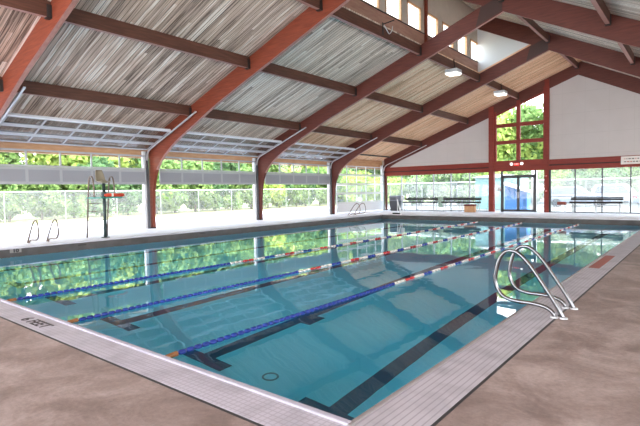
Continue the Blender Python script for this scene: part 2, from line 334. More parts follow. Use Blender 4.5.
t.part('gutter_face', MB().box(PX0, PX1, PY1-0.006, PY1+0.2, -0.31, -0.03), gutter_dark)
def text_mesh(txt, size, M4, name, mat, parent, sx=1.0, extrude=0.002):
    cu = bpy.data.curves.new(name, 'FONT'); cu.body = txt; cu.size = size; cu.extrude = extrude; cu.align_x = 'CENTER'; cu.align_y = 'CENTER'; cu.offset = size*(0.06 if txt == '10' else 0.01)
    ob = bpy.data.objects.new('tmp', cu); col.objects.link(ob); dg = bpy.context.evaluated_depsgraph_get()
    me = bpy.data.meshes.new_from_object(ob.evaluated_get(dg)); bpy.data.objects.remove(ob)
    me.transform(Matrix.Diagonal((sx,1,1,1))); me.transform(M4); me.name = name; me.materials.clear(); me.materials.append(mat)
    o = bpy.data.objects.new(name, me); col.objects.link(o)
    if parent: o.parent = parent; me.transform(Matrix.Translation(-Vector(parent.location)))
    return o
near_trim = bpy.data.objects['trim_1']
text_mesh('6 FEET', 0.20, Matrix.Translation((12.82,-29.52,0.006)), 'lettering', ink, near_trim, 1.15)
text_mesh('10', 0.13, Matrix.Translation((PX0+0.016,-26.415,-0.092)) @ Matrix.Rotation(math.pi/2,4,'Z') @ Matrix.Rotation(math.pi/2,4,'X'), 'lettering', ink, t3.o, 1.3)
# ------------------------------------------------------------------ end wall
YE = 0.04
def Lc(x): return Lb(x)+CL
def Rc(x): return Rb(x)+CR
def wall_poly(x0, x1, z0):
    pts = [(x0,z0),(x1,z0)]
    top = lambda x: min(Lc(x), Rc(x)) if True else 0
    xs = sorted({x0,x1,*[x for x in (13.22,) if x0 < x < x1]}, reverse=True)
    return pts+[(x, top(x)-0.05) for x in xs]
mb = MB(); mb.prism(wall_poly(-0.4, 7.9, 3.2), YE, YE+0.18); mb.prism(wall_poly(11.45, XR, 3.2), YE, YE+0.18) if True else 0
tag(mb.build('wall_far', wall_white), 'off-white panelled gable end wall above the red beam', 'wall', kind='structure')
def beam(name, x0, x1, lab):
    t = Thing(name, ((x0+x1)/2, YE, 2.6), lab, 'beam')
    t.part('upper_board', MB().box(x0, x1, -0.02, YE+0.2, 2.94, 3.24), redtrim); t.part('lower_board', MB().box(x0, x1, -0.06, YE+0.2, 2.60, 2.86), redtrim)
    t.part('shadow_gap', MB().box(x0, x1, 0.0, YE+0.18, 2.86, 2.94), M('gap_brown',(0.05,0.012,0.01),0.7))
beam('header_beam', -0.2, 7.82, 'long red-brown beam over the end windows left of the entrance')
beam('header_beam', 11.5, XR, 'long red-brown beam over the end windows right of the entrance')
tag(MB().box(7.82, 8.15, -0.09, 0.2, 0, 6.85).build('wall_post', redtrim), 'tall red-brown timber post left of the entrance doors', 'post')
pr_ = Thing('wall_post', (11.38,0,0), 'tall red-brown timber post right of the entrance doors with red alarm boxes', 'post')
pr_.part('shaft', MB().box(11.24, 11.50, -0.09, 0.2, 0, 8.1), redtrim); pr_.part('dark_edge', MB().box(11.50,11.60,-0.04,0.15,0,2.6), steel_black)
for z in (2.24, 1.32):
    a = Thing('alarm_box', (11.37,-0.12,z), 'small red fire alarm box, %s of two on the post right of the entrance' % ('upper' if z > 2 else 'lower'), 'alarm')
    a.part('body', MB().box(11.31,11.43,-0.17,-0.09,z-0.08,z+0.08), M('alarm_red',(0.38,0.01,0.008),0.5,spec=0.1), bevel=0.01); a.part('face_plate', MB().box(11.335,11.405,-0.178,-0.17,z-0.015,z+0.015), white_paint)
tag(MB().box(8.15, 11.24, -0.04, 0.15, 2.62, 3.30).build('header_panel', redtrim), 'dark red panel between entrance doors and tall gable window', 'panel')
# tall gable window
wtop = lambda x: Lb(x)-0.02
t = Thing('window_1', (9.7,0.05,3.3), 'tall red-framed gable window stepped under the rafter above the doors', 'window', kind='structure')
fr = MB(); fr.box(9.57,9.79,-0.05,0.12,3.30,wtop(9.6)+0.25); fr.box(8.15,8.30,-0.03,0.12,3.30,wtop(8.2)+0.2); fr.box(11.16,11.24,-0.03,0.12,3.3,wtop(11.2)+0.3)
for z in (4.46, 5.54): fr.box(8.2,11.2,-0.04,0.12,z-0.10,z+0.13)
fr.prism([(8.15,wtop(8.15)-0.1),(11.24,wtop(11.24)-0.1),(11.24,wtop(11.24)+0.7),(8.15,wtop(8.15)+0.7)], 0.02, 0.1)
t.part('window_frame', fr, redtrim)
t.part('pane', MB().prism([(8.2,3.3),(11.2,3.3),(11.2,wtop(11.2)),(8.2,wtop(8.2))], 0.05, 0.06), glass)
# low window bands
def band(name, xs, lab):
    x0, x1 = xs[0], xs[-1]
    t = Thing(name, ((x0+x1)/2,0.05,0), lab, 'window', kind='structure')
    fr = MB()
    for x in xs[1:-1]: fr.box(x-0.03,x+0.03,-0.02,0.10,0.05,2.6)
    t.part('mullion', fr, alum_dark if x0 > 10 else alum); sl = MB(); sl.box(x0,x1,-0.02,0.10,0.0,0.06); sl.box(x0,x1,0.02,0.07,0.965,0.99)
    t.part('sill_rail', sl, alum_dark); t.part('pane', MB().box(x0,x1,0.04,0.05,0.05,2.6), glass_hazy)
band('window_2', [-0.05,1.27,2.51,3.85,5.15,6.49,7.82], 'left band of tall end windows behind the two long benches')
band('window_3', [11.55,12.94,14.34,15.73,17.13,18.53,19.93,21.33,23.1], 'right band of tall end windows looking on parked cars')
# entrance door
t = Thing('door_1', (9.68,0.03,0), 'black-framed double glass entrance doors in the end wall', 'door', kind='structure')
fr = MB(); fr.box(8.60,8.70,-0.05,0.1,0,2.62); fr.box(10.66,10.76,-0.05,0.1,0,2.62); fr.box(8.6,10.76,-0.05,0.1,2.25,2.36); t.part('door_frame', fr, alum_dark)
for a,b in ((8.70,9.67),(9.69,10.66)):
    lf = MB(); lf.box(a,a+0.07,-0.03,0.05,0.02,2.25); lf.box(b-0.07,b,-0.03,0.05,0.02,2.25); lf.box(a,b,-0.03,0.05,0.02,0.16); lf.box(a,b,-0.03,0.05,2.17,2.25)
    L = t.part('door_leaf', lf, alum_dark)
    t.part('pane', MB().box(a+0.06,b-0.06,0,0.01,0.1,2.2), glass, parent=L)
    hx = b-0.03 if a < 9 else a+0.03
    t.part('pull_handle', MB().tube([(hx,-0.03,0.9),(hx,-0.09,0.92),(hx,-0.09,1.25),(hx,-0.03,1.27)],0.015,6), galv, parent=L)
t.part('transom_pane', MB().box(8.7,10.7,0.0,0.01,2.36,2.62), glass_hazy)
sl = MB(); sl.box(8.15,8.60,0.0,0.01,0.05,2.62); sl.box(10.76,11.24,0.0,0.01,0.05,2.62); t.part('sidelight_pane', sl, glass_hazy)
cr_ = Thing('notice_plate', (8.6,-0.06,1.45), 'small white notice plate beside the entrance doors', 'sign'); cr_.part('plate', MB().box(8.38,8.62,-0.075,-0.055,1.36,1.62), white_paint); cr_.part('red_mark', MB().box(8.55,8.60,-0.08,-0.075,1.38,1.46), M('mark_red',(0.6,0.1,0.05)))
# exit sign with emergency lamps
t = Thing('exit_sign', (9.62,-0.1,3.05), 'red EXIT sign with two white emergency lamp heads above the doors', 'sign')
t.part('housing', MB().box(9.40,9.82,-0.11,-0.035,2.95,3.20), M('sign_dark_red',(0.10,0.01,0.01)), bevel=0.01)
t.part('sign_face', MB().box(9.46,9.76,-0.118,-0.11,2.97,3.11), M('sign_red_lit',(0.8,0.03,0.02),emit=(1,0.04,0.03),es=0.6))
text_mesh('EXIT', 0.12, Matrix.Translation((9.61,-0.121,3.04)) @ Matrix.Rotation(math.pi/2,4,'X'), 'lettering', white_paint, t.o)
for x in (9.30, 9.93): t.part('lamp_head', MB().tube([(x,-0.05,3.08),(x,-0.12,3.07),(x,-0.17,3.06)],[0.05,0.085,0.09],12), M('lamp_white',(0.85,0.85,0.8),emit=(1,0.98,0.9),es=0.5), smooth=True)
# illegible white notice board on the right beam
t = Thing('notice_board', (16.0,-0.08,2.95), 'long white notice board with two rows of small red and black writing', 'sign')
t.part('board', MB().box(15.26,17.6,-0.10,-0.06,2.76,3.20), M('board_white',(0.72,0.66,0.62),0.6), bevel=0.008)
g1 = MB(); g2 = MB(); random.seed(3)
for r_,z in enumerate((3.06,2.90)):
    x = 15.42
    while x < 17.4:
        wd = random.choice((0.05,0.08,0.11)); (g1 if random.random() < 0.5 else g2).box(x,x+wd,-0.104,-0.10,z-0.025,z+0.025); x += wd+0.05
t.part('writing', g1, ink, kind='stuff'); t.part('writing', g2, M('ink_red',(0.45,0.08,0.06)), kind='stuff')
# ------------------------------------------------------------------ arches
curve = [(-0.04,0),(-0.03,1.0),(0.02,1.65),(0.13,2.15),(0.33,2.58),(0.62,2.93),(0.98,3.22),(1.40,3.50),(1.85,3.74),(2.35,3.97),(3.0,4.26),(3.8,4.62),(4.6,Lb(4.6))]
names = ['fifth and farthest','fourth','third','second','nearest']
arch_lab = ['red-brown laminated timber arch flush against the far gable end wall',
 'red-brown laminated timber arch standing beside the fully closed glazed door',
 'red-brown laminated timber arch between the second and third raised doors',
 'red-brown laminated timber arch just right of the lifeguard chair',
 'nearest red-brown laminated timber arch cutting the upper left corner']
arches = []
for k in range(5):
    y0 = -k*B; y1 = y0+T
    t = Thing('timber_arch', (0,y0,0), arch_lab[k], 'roof arch', 'timber roof arches')
    cv = curve if k else [(0.0,0),(0.0,2.6),(0.03,3.1),(0.5,Lb(0.5)-0.05),(1.2,Lb(1.2))]
    pl = [(-0.32 if k else -0.13,0)]+cv+[(APEX,Lb(APEX)),(13.05,Lc(13.05))]+[(-0.20,Lc(-0.20))]
    mb = MB().prism(pl, y0, y1)
    if k:
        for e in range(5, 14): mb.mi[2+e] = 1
    t.part('left_rafter', mb, [glulam if k > 2 else glulam_dark, pale_under])
    xa = XC+0.0 if k in (1,2,3,4) else 13.05
    z = lambda x: Rb(x)
    ry0, ry1 = (y0+0.012, y1-0.012)
    rc = [(XR+0.25,0),(XR-0.12,0),(XR-0.2,1.6),(XR-0.5,2.3),(XR-1.2,2.9),(XR-2.6,Rb(XR-2.6)-0.1),(XR-4.5,Rb(XR-4.5)),(xa,Rb(xa)),(xa,Rc(xa)-0.02),(XR+0.25,Rc(XR+0.25)-0.02)]
    mb = MB().prism(rc, ry0, ry1)
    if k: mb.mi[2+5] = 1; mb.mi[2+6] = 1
    t.part('right_rafter', mb, [glulam_dark, pale_under])
    # steel plate at apex and shoe at the foot
    if k: t.part('apex_plate', MB().prism([(12.0,Lb(12.0)+0.04),(APEX-0.05,Lb(APEX)+0.03),(13.05,Lc(13.05)-0.05),(12.2,Lc(12.2)-0.04)], y0-0.008, y0), M('dark_brown_plate',(0.055,0.022,0.018),0.6))
    t.part('foot_shoe', MB().box(-0.33,-0.03,y0-0.01,y1+0.01,0,0.05), steel_black)
# ------------------------------------------------------------------ ceiling
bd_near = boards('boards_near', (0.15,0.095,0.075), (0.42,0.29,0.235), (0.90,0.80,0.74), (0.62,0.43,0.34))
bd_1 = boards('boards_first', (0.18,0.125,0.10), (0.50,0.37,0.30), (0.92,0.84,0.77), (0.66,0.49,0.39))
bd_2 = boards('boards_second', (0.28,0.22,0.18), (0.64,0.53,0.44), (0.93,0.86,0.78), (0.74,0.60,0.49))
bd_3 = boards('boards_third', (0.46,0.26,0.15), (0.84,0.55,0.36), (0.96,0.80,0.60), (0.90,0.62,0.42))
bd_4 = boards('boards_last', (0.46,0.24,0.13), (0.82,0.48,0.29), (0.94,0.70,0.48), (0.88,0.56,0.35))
bmats = [bd_4, bd_3, bd_2, bd_1, bd_near, bd_near]  # far bays: tan boards, with warm lamp light painted into their tone
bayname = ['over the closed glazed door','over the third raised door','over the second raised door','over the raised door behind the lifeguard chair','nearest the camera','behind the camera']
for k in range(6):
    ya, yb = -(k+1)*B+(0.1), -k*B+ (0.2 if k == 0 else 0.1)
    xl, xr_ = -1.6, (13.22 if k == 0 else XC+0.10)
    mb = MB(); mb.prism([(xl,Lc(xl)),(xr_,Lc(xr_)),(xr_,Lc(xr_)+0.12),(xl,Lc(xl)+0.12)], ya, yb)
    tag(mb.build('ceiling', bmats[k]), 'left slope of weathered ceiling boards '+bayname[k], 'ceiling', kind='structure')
    xs_ = 13.22 if k == 0 else XC-0.3
    mb = MB(); mb.prism([(xs_,Rc(xs_)),(XR+2,Rc(XR+2)),(XR+2,Rc(XR+2)+0.12),(xs_,Rc(xs_)+0.12)], ya, yb)
    tag(mb.build('ceiling', bd_2 if k < 4 else bd_1), 'right slope of ceiling boards, bay '+bayname[k], 'ceiling', kind='structure')
# monitor: clerestory wall, its gable
wy = [-6.85-1.667*i for i in range(8)]; WH = 0.60; ZS, ZT = 8.20, 9.20
mb = MB(); ylo, yhi = YN, -B+T+0.1
Zb = Lc(XC)-0.02; Zt_ = Rc(XC)+0.02
mb.box(XC-0.12, XC, ylo, yhi, ZT, Zt_)
edges = [yhi]
for yw in wy: edges += [yw+WH, yw-WH]
edges.append(ylo)
for i in range(0, len(edges), 2): mb.box(XC-0.12, XC, edges[i+1], edges[i], ZS, ZT)
tag(mb.build('wall_clerestory', cler_wall), 'beige clerestory wall above the row of small windows', 'wall', kind='structure')
sill = MB(); sill.box(XC-0.12, XC+0.02, ylo, yhi, Zb-0.15, ZS-0.03)
tag(sill.build('trim_5', wood('pink_brown_board',(0.30,0.15,0.11),(0.42,0.24,0.18),scale=(8,1.2,8))), 'pinkish-brown board band under the clerestory windows', 'trim', kind='structure')
blk = MB().box(XC-0.14, XC+0.05, ylo, yhi, ZS-0.03, ZS); tag(blk.build('trim_6', steel_black), 'thin dark sill line below the clerestory windows', 'trim', kind='structure')
ordn = ['first','second','third','fourth','fifth','sixth','seventh','eighth','ninth','tenth','eleventh','twelfth']
for i,yw in enumerate(wy[:8]):
    t = Thing('window_%d' % (i+4), (XC,yw,ZS), 'small tan-framed clerestory window, %s from the white gable' % ordn[i], 'window', kind='structure')
    f = MB(); f.box(XC-0.06,XC+0.03,yw-WH,yw-WH+0.07,ZS,ZT); f.box(XC-0.06,XC+0.03,yw+WH-0.07,yw+WH,ZS,ZT); f.box(XC-0.06,XC+0.03,yw-WH,yw+WH,ZT-0.07,ZT); f.box(XC-0.06,XC+0.03,yw-WH,yw+WH,ZS,ZS+0.04)
    t.part('window_frame', f, tanwood); t.part('pane', MB().box(XC-0.07,XC-0.06,yw-WH,yw+WH,ZS,ZT), glass)
mb = MB(); mb.prism([(XC,Lc(XC)+0.1),(13.2,Lc(13.2)+0.1),(13.2,Rc(13.2)),(XC,Rc(XC))], -B+T+0.02, -B+T+0.1)
tag(mb.build('wall_gable', gable_white), 'white triangular gable closing the raised clerestory roof', 'wall', kind='structure')
tag(MB().box(XC+0.02,XC+0.14,-12.62,-12.50,Lc(XC)-0.1,Rb(XC)).build('wall_post', glulam), 'slim dark red post standing between the clerestory windows', 'post')
# ------------------------------------------------------------------ purlins
rows = [(2.88,'lowest'),(6.33,'second'),(9.62,'third'),(13.00,'ridge')]
PH, PT = 0.31, 0.13
pb = ['in the far bay beside the gable wall','in the bay above the third raised door','in the bay above the second raised door','in the bay above the lifeguard chair','in the bay at the upper left corner']
for k in range(5):
    ya, yb = -(k+1)*B+T, -k*B
    for x,nm in rows:
        if k == 4 and nm in ('third','ridge'): continue
        if nm == 'ridge' and k > 2: continue
        mat = darkwood
        zb = Lb(x)+PH; zt = Lc(x)+0.0
        if nm == 'ridge': zb, zt = 8.50, 8.80
        t = Thing('roof_purlin', (x,(ya+yb)/2,zb), 'dark %s roof beam %s' % (nm if nm in ('ridge','lowest') else nm+' lowest', pb[k]), 'roof beam', 'roof purlins')
        mb = MB().box(x-PT/2, x+PT/2, ya+0.02, yb-0.02, zb, zt); mb.mi[0] = 1; t.part('timber', mb, [mat, pale_under])
        hg = MB().box(x-PT/2-0.02, x+PT/2+0.02, yb-0.12, yb-0.005, zb-0.03, zb+0.30); t.part('hanger', hg, steel_black)
    for x,nm in ((16.45,'upper'),):
        if k > 2: continue
        zb = Rb(x)+0.46; zt = Rc(x)
        t = Thing('roof_purlin', (x,(ya+yb)/2,zb), 'dark roof beam on the right slope %s' % pb[k], 'roof beam', 'roof purlins')
        mb = MB().box(x-PT/2, x+PT/2, ya+0.02, yb-0.02, zb, zt); mb.mi[0] = 1; t.part('timber', mb, [darkwood, pale_under])
        t.part('hanger', MB().box(x-PT/2-0.02, x+PT/2+0.02, yb-0.12, yb-0.005, zb-0.03, zb+0.30), steel_black)
# eaves header over each door
hdr = ['above the closed glazed door','above the third raised door','above the second raised door','above the door behind the lifeguard chair','above the door at the left edge']
for k in range(5):
    tag(MB().box(-0.62,-0.40,-(k+1)*B,-k*B,3.12,3.75).build('eaves_beam', tanwood), 'tan timber beam outside %s' % hdr[k], 'beam', 'eaves beams')
# ------------------------------------------------------------------ garage doors
def door(k, closed):
    y0, y1 = -(k+1)*B+0.46, -k*B-0.24
    labs = {0:'fully closed white glazed sectional garage door beside the end wall',1:'raised sectional garage door right of the second arch, third along the wall',2:'raised sectional garage door right of the lifeguard chair between two arches',3:'raised grey sectional garage door behind the lifeguard chair at the left edge'}
    t = Thing('garage_door', (-0.15,(y0+y1)/2,0), labs[k], 'garage door', 'sectional garage doors')
    H = 0.64; XD = -0.15
    pa = Vector((XD,0,3.34)); slope = Vector((1,0,0.375)).normalized()
    def P(s):  # path of the door: up the jamb, round the bend, along the slope
        z0 = 0.06 if closed else 1.95
        if s <= 3.34-z0 or closed: return Vector((XD,0,z0+s))
        s2 = s-(3.34-z0); return Vector((XD+0.12,0,3.44))+slope*s2
    n = 5
    for i in range(n):
        a = P(i*H+0.005) if not(i == 2 and not closed) else P(2*H+0.2)
        b = P((i+1)*H-0.005)
        if not closed and i >= 2: a = P(0.14+i*H+0.005); b = P(0.14+(i+1)*H-0.005)
        d = (b-a).normalized(); nrm = Vector((d.z,0,-d.x))*0.022
        solid = (i == 0)
        fm = alum_white if closed else alum
        def q(s, yy, o): v = a+(b-a)*s+nrm*o; return Vector((v.x, yy, v.z))
        def slab(mb, s0, s1, ya, yb, o0=-1, o1=1):
            mb.hexa([q(s0,ya,o0),q(s0,yb,o0),q(s1,yb,o0),q(s1,ya,o0)],[q(s0,ya,o1),q(s0,yb,o1),q(s1,yb,o1),q(s1,ya,o1)])
        mb = MB(); e_ = 0.15 if (solid or (i >= 2 and not closed)) else 0.10; slab(mb,0,e_,y0,y1); slab(mb,1-e_,1,y0,y1)
        wcol = (y1-y0)/5
        for j in range(6):
            yc = y0+j*wcol; hw = 0.05 if solid else 0.03; slab(mb,0.1,0.9,max(y0,yc-hw),min(y1,yc+hw))
        sec = t.part('door_section', mb, alum_panel if (solid and not closed) else fm)
        mb = MB(); slab(mb,0.08,0.92,y0+0.03,y1-0.03,*((0.3,0.8) if solid else (-0.25,0.25)))
        if solid: t.part('panel', mb, alum_recess if not closed else alum_white, parent=sec)
        else: t.part('glass', mb, glass_hazy if closed else (poly if i >= 2 else glass), parent=sec)
        if i == n-1 and not closed:
            mb = MB(); slab(mb,0.95,1.08,y0,y1,-2.0,1.5); t.part('top_rail', mb, alum_white)
    # tracks
    for yy in (y1+0.07, y0-0.07):
        pts = [(-0.12,yy,3.0),(-0.11,yy,3.12),(-0.06,yy,3.28),(0.02,yy,3.40),(0.12,yy,3.46)] + ([(3.45,yy,3.46+3.33*0.378)])
        if closed: pts = [(-0.12,yy,3.0),(-0.10,yy,3.1),(-0.02,yy,3.3),(0.12,yy,3.42),(3.42,yy,4.68)]
        mb = MB()
        for p_,q_ in zip(pts[:-1], pts[1:]): mb.bar(p_, q_, 0.035, 0.07, (0,1,0.001))
        t.part('track', mb, galv)
    for yy,s in ((y1,1),):
        t.part('jamb', MB().box(-0.34,-0.20, min(yy-0.06*s,yy+0.07*s), max(yy-0.06*s,yy+0.07*s), 0, 3.4), white_paint)
        t.part('guide', MB().box(-0.33,-0.12, min(yy+0.07*s,yy+0.16*s), max(yy+0.07*s,yy+0.16*s), 0, 3.4), M('guide_dark',(0.10,0.10,0.11),0.5,0.3))
    if not closed:
        t.part('spring_shaft', MB().tube([(0.12,y0,3.78),(0.12,y1,3.78)],0.03,8), galv)
for k,c in ((0,True),(1,False),(2,False),(3,False)): door(k,c)
# conduit and shaft along the last bay
tag(MB().tube([(0.5,-B+0.2,4.0),(0.5,-0.3,4.0)],0.05,8).build('pipe', steel_black), 'dark pipe running under the ceiling above the closed door', 'pipe')
# ------------------------------------------------------------------ ceiling lamps
lens = M('lamp_lens', (0.9,0.9,0.85), 0.3, emit=(1.0,0.97,0.88), es=0.45)
for yy,lb in ((-9.94,'square white ceiling lamp hanging nearer, below the clerestory'),(-3.31,'square white ceiling lamp hanging farther, beside the tall gable window')):
    t = Thing('ceiling_lamp', (9.66,yy,6.95), lb, 'lamp', 'hanging ceiling lamps')
    t.part('housing', MB().prism([(9.36,yy-0.3),(9.96,yy-0.3),(9.96,yy+0.3),(9.36,yy+0.3)], 6.98, 7.14, 'z'), galv, bevel=0.01)
    t.part('lens', MB().hexa([(9.40,yy-0.26,6.90),(9.92,yy-0.26,6.90),(9.92,yy+0.26,6.90),(9.40,yy+0.26,6.90)],[(9.37,yy-0.29,6.98),(9.95,yy-0.29,6.98),(9.95,yy+0.29,6.98),(9.37,yy+0.29,6.98)]), lens)
    t.part('bracket', MB().tube(smooth_path([(9.66,yy,7.13),(9.72,yy,7.3),(9.70,yy,7.45),(9.69,yy,7.62)]),0.025,8), steel_black)
t = Thing('lamp_bracket', (9.69,-16.3,7.4), 'empty lamp bracket with looped cable on the beam below the clerestory', 'bracket')
t.part('plate', MB().box(9.685,9.70,-16.34,-16.26,7.24,7.68), steel_black); t.part('arm', MB().bar((9.70,-16.3,7.62),(10.0,-16.0,7.78),0.03,0.03), steel_black)
t.part('cable', MB().tube(smooth_path([(9.72,-16.25,7.6),(9.76,-16.1,7.42),(9.76,-15.95,7.35),(9.78,-15.8,7.5),(9.8,-15.78,7.66)]),0.018,6), galv)
# ------------------------------------------------------------------ lane ropes
blue = M('float_blue',(0.012,0.04,0.30),0.35); red = M('float_red',(0.50,0.03,0.03),0.35); whit = M('float_white',(0.75,0.72,0.68),0.35); orange = M('rope_end',(0.35,0.15,0.05),0.5)
def float_run(p, q, r, step):
    mb = MB(); p = Vector(p); q = Vector(q); d = (q-p); n = max(1,int(d.length/step)); u = d/n
    for i in range(n):
        a = p+u*i; mb.tube([a+u*0.04, a+u*0.2, a+u*0.72, a+u*0.9],[r*0.6,r,r,r*0.6],8)
    return mb
for (xa, xb, nm) in ((14.52,14.30,'lane rope nearest the camera, starting above the T-shaped floor mark'),(12.13,11.70,'middle lane rope of the three on the water'),(9.83,9.42,'farthest lane rope, closest to the lifeguard chair')):
    X = lambda y: xa+(xb-xa)*(y-PY0)/(PY1-PY0)
    zf = WZ+0.015
    t = Thing('lane_rope', (xa,PY0,WZ), 'floating blue, white and red '+nm, 'lane rope', 'lane ropes')
    t.part('cable', MB().tube([(xa,PY0,-0.12),(X(-28.95),-28.95,WZ+0.01),(X(-6.1),-6.1,WZ+0.01),(xb,PY1,-0.12)],0.008,6), steel_black)
    t.part('end_hook', MB().tube([(X(-28.95),-28.95,zf),(X(-28.72),-28.72,zf)],[0.02,0.035],8), orange)
    y = -28.70
    def run(y_a, y_b, mat, nmn, st=0.11):
        t.part(nmn, float_run((X(y_a),y_a,zf),(X(y_b),y_b,zf),0.032,st), mat, smooth=True)
    run(y, -23.85, blue, 'blue_floats'); y = -23.85
    seq = [('white_floats',whit,0.42),('red_floats',red,0.40),('white_floats',whit,0.42),('blue_floats',blue,0.40)]; i = 0
    while y < -6.3:
        nmn, mt_, ln_ = seq[i%4]; i += 1
        e = min(y+ln_, -6.25); run(y, e, mt_, nmn, 0.14); y = e
# ------------------------------------------------------------------ grab rails
chrome = M('polished_steel',(0.22,0.22,0.235),0.25,1.0)
R1 = [(17.82,0.0),(17.73,0.17),(17.56,0.43),(17.45,0.59),(17.35,0.70),(17.26,0.755),(17.16,0.745),(17.09,0.66),(17.05,0.53),(17.03,0.38),(17.065,0.26),(17.14,0.18),(17.27,0.145),(17.45,0.14),(17.58,0.125),(17.66,0.095),(17.71,0.05),(17.72,0.0)]
def rails(xs, ys, lab, grp_base, mirror=False, r=0.024):
    for y, l_ in zip(ys, lab):
        pts = [(xs(p[0]),y,p[1]) for p in R1]
        t = Thing('grab_rail', (pts[0][0],y,0), l_, 'grab rail', 'pool ladder grab rails')
        t.part('tube', MB().tube(smooth_path(pts,4),r,10), chrome if not mirror else steel_b, smooth=True)
        for p in (pts[0],pts[-1]): t.part('flange', MB().tube([(p[0],y,0.004),(p[0],y,0.02)],0.045,12), galv)
steel_b = M('weathered_steel',(0.17,0.125,0.10),0.45,0.4)
rails(lambda x: x, (-25.76,-25.20), ['polished steel grab rail on the right pool edge, the one nearer the camera','polished steel grab rail on the right pool edge, the one farther from the camera'],'')
mx_ = lambda x: 2.10+(17.82-x)*1.14
rails(mx_, (-25.73,-25.15), ['thin steel grab rail on the left pool edge, farther left from the lifeguard chair','thin steel grab rail on the left pool edge, closer to the lifeguard chair'],'',True)
rails(mx_, (-8.05,-7.45), ['thin steel grab rail before the closed glazed door, left one','thin steel grab rail before the closed glazed door, right one'],'',True,0.02)
# ------------------------------------------------------------------ lifeguard chair
cx_, cy_ = 2.38, -23.30
t = Thing('lifeguard_chair', (cx_,cy_,0), 'tall lifeguard chair with beige seat, green platform and steel ladder', 'lifeguard chair')
dk = M('dark_green_steel',(0.03,0.05,0.05),0.5)
t.part('pole', MB().tube([(cx_,cy_,0.02),(cx_,cy_,1.93)],0.055,12), dk, smooth=True)
t.part('base_plate', MB().tube([(cx_,cy_,0),(cx_,cy_,0.025)],0.14,14), dk)
t.part('platform', MB().box(cx_-0.55,cx_+0.50,cy_-0.38,cy_+0.42,1.40,1.45), M('green_deck',(0.03,0.22,0.17),0.6), bevel=0.01)
t.part('collar', MB().tube([(cx_,cy_,1.45),(cx_,cy_,1.62)],0.10,12), dk)
seatm = M('beige_fibreglass',(0.28,0.24,0.17),0.5)
prof = [(cx_-0.36,2.42),(cx_-0.33,2.30),(cx_-0.27,2.12),(cx_-0.20,1.99),(cx_-0.08,1.95),(cx_+0.12,1.96),(cx_+0.22,1.985)]
mb = MB(); n = 7; vs = []; fs = []
for i,(x,z) in enumerate(prof):
    hw = [0.10,0.14,0.165,0.18,0.185,0.18,0.15][i]
    for j in range(n):
        s = -1+2*j/(n-1); lift = 0.06*abs(s)**2
        vs.append((x+(lift if i < 3 else 0), cy_+s*hw, z+(lift if i >= 3 else 0)))
for i in range(len(prof)-1):
    for j in range(n-1): fs.append((i*n+j,i*n+j+1,(i+1)*n+j+1,(i+1)*n+j))
mb.add(vs,fs); so = t.part('seat', mb, seatm, smooth=True); sm = so.modifiers.new('solid','SOLIDIFY'); sm.thickness = 0.02
for sgn in (-1,1):
    yy = cy_+sgn*0.37
    pts = [(cx_-0.60,yy,0.0),(cx_-0.42,yy,1.43),(cx_-0.33,yy,2.0),(cx_-0.24,yy,2.15),(cx_-0.11,yy,2.16),(cx_-0.02,yy,2.04),(cx_+0.02,yy,1.80),(cx_+0.03,yy,1.44)]
    t.part('ladder_rail', MB().tube([pts[0]]+smooth_path(pts[1:],5),0.027,8), steel_b, smooth=True)
for z in (0.30,0.62,0.94,1.22): t.part('rung', MB().bar((cx_-0.60+0.125*z,cy_-0.37,z),(cx_-0.60+0.125*z,cy_+0.37,z),0.06,0.025), steel_b)
t = Thing('rescue_tube', (cx_+0.3,cy_,1.45), 'red foam rescue tube lying on the lifeguard chair platform', 'rescue tube')
t.part('foam', MB().tube([(cx_+0.26,cy_-0.12,1.515),(cx_+0.28,cy_-0.05,1.515),(cx_+0.40,cy_+0.48,1.515),(cx_+0.42,cy_+0.54,1.515)],[0.03,0.06,0.06,0.03],12), M('rescue_red',(0.55,0.05,0.02),0.5), smooth=True)
t.part('strap', MB().tube([(cx_+0.32,cy_+0.10,1.515),(cx_+0.335,cy_+0.16,1.515)],0.064,12), whit)
# ------------------------------------------------------------------ pool lift post at the far left corner
t = Thing('pool_lift', (3.75,-5.2,0), 'white pool lift post with slanting arm at the far left pool corner', 'pool lift')
t.part('base', MB().box(3.55,4.05,-5.25,-4.95,0.004,0.10), steel_black, bevel=0.02)
t.part('post', MB().tube([(3.84,-5.1,0.1),(3.84,-5.1,0.92)],0.025,8), white_paint)
t.part('arm', MB().tube([(3.84,-5.1,0.92),(3.90,-5.2,0.88),(4.42,-5.62,-0.10)],0.035,8), white_paint)
# ------------------------------------------------------------------ benches etc
slat = wood('dark_bench_slats',(0.008,0.005,0.005),(0.016,0.009,0.009),scale=(1.5,10,10))
def bench(x0, x1, lab):
    t = Thing('bench', ((x0+x1)/2,-0.5,0), lab, 'bench', 'long slatted benches')
    for z0,z1 in ((0.850,0.930),(0.755,0.838)): t.part('back_slat', MB().box(x0,x1,-0.30,-0.26,z0,z1), slat)
    for i in range(2): t.part('seat_slat', MB().box(x0,x1,-0.66+i*0.15,-0.53+i*0.15,0.585,0.685), slat)
    n = 3
    for i in range(n):
        x = x0+0.15+(x1-x0-0.3)*i/(n-1); lg = MB(); lg.box(x-0.02,x+0.02,-0.64,-0.61,0,0.585); lg.box(x-0.02,x+0.02,-0.26,-0.23,0,0.93); lg.box(x-0.02,x+0.02,-0.64,-0.24,0.55,0.585)
        t.part('leg_frame', lg, alum)
    t.part('stretcher', MB().box(x0+0.1,x1-0.1,-0.635,-0.615,0.44,0.465), alum)
bench(1.72,4.33,'long dark slatted bench right beside the grey bin')
bench(4.73,7.42,'long dark slatted bench left of the entrance, with a small tan crate before it')
bench(12.77,15.43,'long dark slatted bench right of the entrance before the car park windows')
